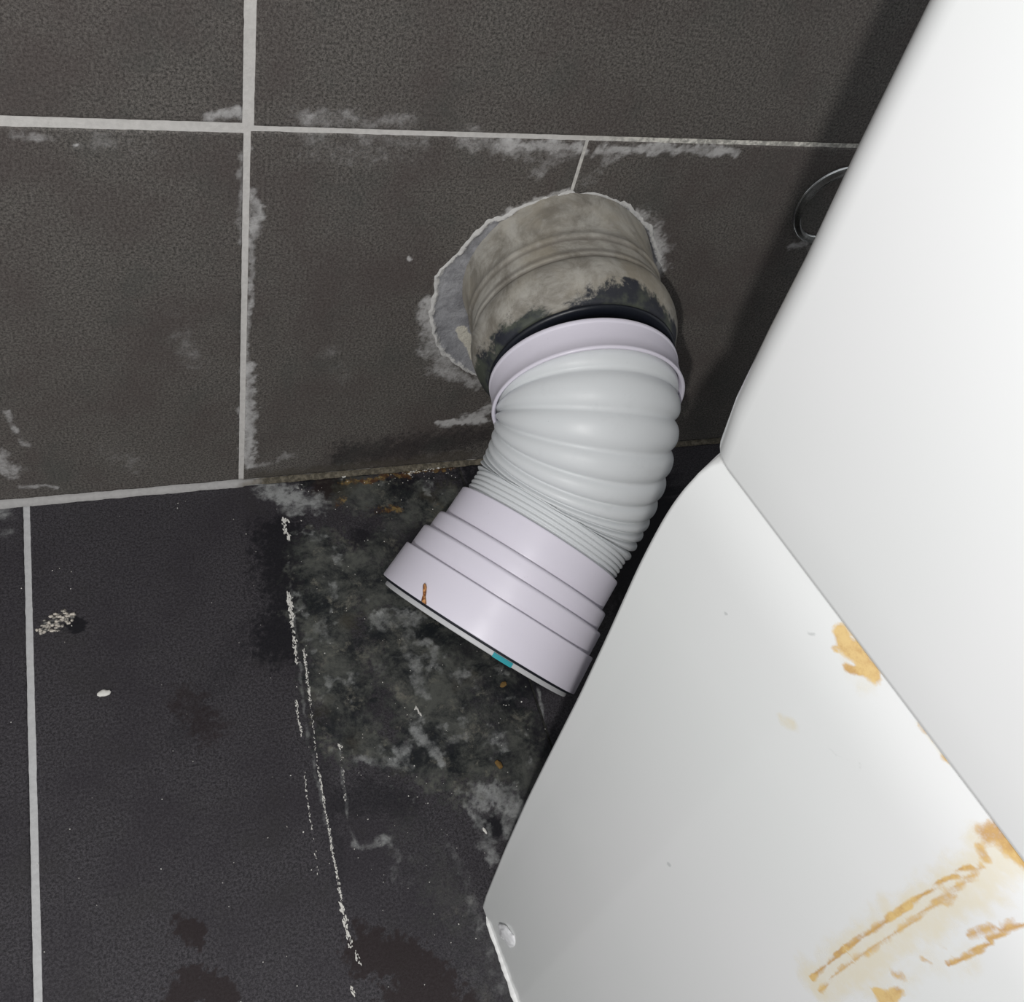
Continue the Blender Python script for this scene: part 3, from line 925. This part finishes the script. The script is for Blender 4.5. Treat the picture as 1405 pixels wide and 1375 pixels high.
# bead of white sealant along the base of the pan
V = []; n = 150
for i in range(n):
    s = 24 + 120 * i / (n - 1)
    v = 5 - .1 * (min(s, 70) - 16.7)
    w = .8 * (.8 + 1.9 * (fbm(np.array([s / 5.]), np.array([2.]), 33, 4)[0]) + .8 * (i / n)) * min(1, (i + 1) / 6)
    for y, z in ((v + .5, 2.6), (v - w * .55, 2.0), (v - w, .9), (v - w - .3, -.2)):
        V.append((s * MM, y * MM, z * MM * (w / 2.4 if z > 0 else 1)))
o = link('sealant_bead', mesh_from('sealant_bead', V, grid_faces(n, 4)), M['sealant']); o.parent = pan
tag(o, 'ragged white sealant bead along the base')

# glossy white lump added as a torch highlight near the foot of the back corner
bm = bmesh.new()
bmesh.ops.create_uvsphere(bm, u_segments=40, v_segments=24, radius=1.0)
for v in bm.verts:
    x, y, z = v.co
    nn = fbm(np.array([x * 2.3 + 4]), np.array([z * 2.3 + 9]), 52, 3)[0] - .5
    v.co = Vector((x * (6.2 + 3 * nn) + z * 3.2, y * (1.7 + 1.4 * nn) , z * (9.5 + 3 * nn))) * MM
    v.co += Vector((42.0, 1.7, 27)) * MM
o = bm_obj('highlight_lump', bm, M['gloss']); o.parent = pan
tag(o, 'glossy white lump added as a highlight')

# ------------------------------------------------------------------ cistern
cis = troot('cistern')
tag(cis, 'white ceramic cistern sitting on the back of the toilet pan', 'cistern')
rings = []
r = 16.0
prof = []
# bottom rounding then the straight side
for k in range(9):
    th = math.pi / 2 * k / 8
    prof.append((2.2 * (1 - math.sin(th)) , 382.6 + 2.6 * (1 - math.cos(th))))
for z in (400, 404, 424, 446, 476, 508, 560, 620, 680, 740):
    prof.append((0, z))


def cis_outline(inset, z):
    back = float(np.interp(z, [381, 387, 393, 404, 424, 446, 476, 508, 740], [6.5, 4.7, 3.35, 2.86, 1.95, 1.45, -.4, -1.7, -9.0]))
    bulge = -float(np.interp(z, [384, 440, 740], [0, 1.0, 5.0]))
    back -= 5.7
    return rrect(back + inset * .5, 196 - inset, 0 + inset + bulge, WID - inset - bulge, 12.0, 10)


V = np.vstack([np.c_[np.array(cis_outline(i, z)), np.full(44, z)] for i, z in prof])
F = grid_faces(len(prof), 44, closed_v=True).tolist()
F.append(list(range(44))[::-1]); F.append([(len(prof) - 1) * 44 + k for k in range(44)])
me = mesh_from('tank_body', V * MM, F)
bm = bmesh.new(); bm.from_mesh(me); bmesh.ops.recalc_face_normals(bm, faces=bm.faces); bm.to_mesh(me); bm.free()
o = link('tank_body', me, M['ceramic']); o.parent = cis
rounded_slab('tank_lid', rrect(-13, 203, -8, WID + 8, 20, 10), 740.5, 772, 8, M['ceramic'], cis)
loop = [(95 + 22 * math.cos(2 * math.pi * k / 40), WID / 2 + 22 * math.sin(2 * math.pi * k / 40)) for k in range(40)]
rounded_slab('flush_button', loop, 772, 778, 2, M['chrome'], cis)

# ------------------------------------------------------------------ clear cap on the wall behind the cistern
cap = empty('plastic_ring', (.377, 0, .238))
tag(cap, 'round clear plastic ring on the dark wall tile, half hidden by the cistern', 'ring')
o = revolve('ring_rim', (0, 0, 0), (0, -1, 0), [(.3, 24.5), (.3, 29.5), (2.0, 30), (4.2, 28.8), (5.2, 27), (4.6, 25.2), (2.4, 24.6)], M['clear'], cap, 96, closed=True)

# ------------------------------------------------------------------ debris
def lump(name, loc, size, mat, seed, rotz=0.0, flat=None, sub=3, rough_=.35):
    bm = bmesh.new()
    bmesh.ops.create_icosphere(bm, subdivisions=sub, radius=1.0)
    for v in bm.verts:
        x, y, z = v.co
        nn = fbm(np.array([x * 1.7 + seed]), np.array([y * 1.7 + z * 1.3 - seed]), seed, 3)[0] - .5
        k = 1 + rough_ * 2 * nn
        v.co = Vector((x * size[0] * k, y * size[1] * k, z * size[2] * k)) * MM
    o = bm_obj(name, bm, mat)
    o.location = Vector(loc) * MM
    o.rotation_euler = (0, 0, rotz)
    return o


tag(lump('plaster_crumb', (-99.6, -150.1, .9), (3.6, 2.1, 1.2), M['crumb'], 5, .1), 'smooth oval white crumb lying alone on the left floor tile', 'crumb')
# dried mortar splat: a low patch of joined grains
bm = bmesh.new(); random.seed(9)
for i in range(60):
    a_ = random.random() * 6.283; r_ = math.sqrt(random.random())
    x = -124.5 + 11 * r_ * math.cos(a_) + 0; y = -96.5 + 7.0 * r_ * math.sin(a_) + (x + 124.5) * .35
    m4 = Matrix.Translation(Vector((x, y, .2)) * MM) @ Matrix.Diagonal((random.uniform(1, 2.1) * MM, random.uniform(.8, 1.7) * MM, random.uniform(.5, 1.1) * MM, 1))
    bmesh.ops.create_icosphere(bm, subdivisions=1, radius=1.0, matrix=m4)
tag(bm_obj('mortar_splat', bm, M['splat']), 'dried beige mortar splat stuck to the floor by the pale grout line', 'mortar splat')
tag(lump('dirt_crumb', (141.7, -187.9, .9), (2.4, 1.9, 1.2), M['brown'], 15, .5), 'orange brown crumb on the floor just below the connector end', 'crumb')
tag(lump('dirt_crumb', (123.1, -240.6, .9), (1.7, 3.0, 1.1), M['brown'], 25, .4), 'yellow brown crumb between the pan and the black floor spot', 'crumb')
tag(lump('plaster_crumb', (103.2, -278.4, .5), (.9, 2.0, .6), M['crumb'], 35, .3), 'tiny white sliver on the floor beside the back corner of the pan', 'crumb')

# orange splinter on the end collar
th = 5.166
bm = bmesh.new()
nrm = a * math.cos(th) + b * math.sin(th); tan = d.cross(nrm)
sp = [(-9, .7, .5), (-7.8, 1.5, .9), (-5, 1.4, .9), (-3.5, 1.1, 1.1), (-1.2, 1.9, .9), (0, 2.0, .6)]
vs = []
for t_, w_, h_ in sp:
    P = END + d * t_ + nrm * 66.2 + tan * ((t_ + 1) * -.7 - 3.0)
    vs.append([bm.verts.new((P + tan * (q * w_) + nrm * (h_ if q == 0 else 0)) * MM) for q in (-1, 0, 1)])
for i in range(len(vs) - 1):
    for q in range(2):
        bm.faces.new((vs[i][q], vs[i + 1][q], vs[i + 1][q + 1], vs[i][q + 1]))
    bm.faces.new((vs[i][2], vs[i + 1][2], vs[i + 1][0], vs[i][0]))
tag(bm_obj('wood_splinter', bm, M['orange']), 'orange brown splinter stuck on the rim of the connector end collar', 'splinter')

# remains of the old sealant line: hundreds of small flakes
bm = bmesh.new(); random.seed(21)


def flake(bm, x, y, sx, sy, rot, h):
    n = random.choice((4, 5, 6)); c, s = math.cos(rot), math.sin(rot)
    ring = []
    for k in range(n):
        th_ = 2 * math.pi * k / n; q = random.uniform(.6, 1.15)
        px_, py_ = sx * q * math.cos(th_), sy * q * math.sin(th_)
        ring.append((x + c * px_ - s * py_, y + s * px_ + c * py_))
    lo = [bm.verts.new(Vector((p[0], p[1], -.1)) * MM) for p in ring]
    hi = [bm.verts.new(Vector((p[0] * .85 + x * .15, p[1] * .85 + y * .15, h * random.uniform(.6, 1.2))) * MM) for p in ring]
    bm.faces.new(hi)
    for k in range(n):
        bm.faces.new((lo[k], lo[(k + 1) % n], hi[(k + 1) % n], hi[k]))


for pts, w, dens, size in FLAKES:
    for i in range(len(pts) - 1):
        ax, ay = pts[i]; bx, by = pts[i + 1]; L = math.hypot(bx - ax, by - ay)
        ang = math.atan2(by - ay, bx - ax)
        for k in range(max(1, int(L * dens / 2.6))):
            u = random.random(); g1 = random.gauss(0, w * .55)
            x = ax + (bx - ax) * u - math.sin(ang) * g1; y = ay + (by - ay) * u + math.cos(ang) * g1
            q = size * random.uniform(.25, 1.0) * .62
            flake(bm, x, y, q * random.uniform(1, 2.2), q * .6, ang + random.gauss(0, .3), .35)
tag(bm_obj('sealant_flakes', bm, M['crumb'], smooth=False), 'broken white line of old sealant flakes on the dark floor tile', 'sealant flakes', None, 'stuff')

# dust specks over the floor
bm = bmesh.new(); random.seed(5)
for i in range(330):
    if i < 150: x, y = random.uniform(20, 200), random.uniform(-390, -6)
    elif i < 190: x, y = random.uniform(30, 160), random.uniform(-14, -4)
    else: x, y = random.uniform(-160, 200), random.uniform(-390, -6)
    q = random.uniform(.16, .5) * (1.8 if random.random() < .06 else 1)
    flake(bm, x, y, q, q * random.uniform(.5, 1), random.random() * 3, .3)
tag(bm_obj('plaster_dust', bm, M['crumb'], smooth=False), 'tiny white plaster specks scattered over the dark floor tiles', 'dust', None, 'stuff')
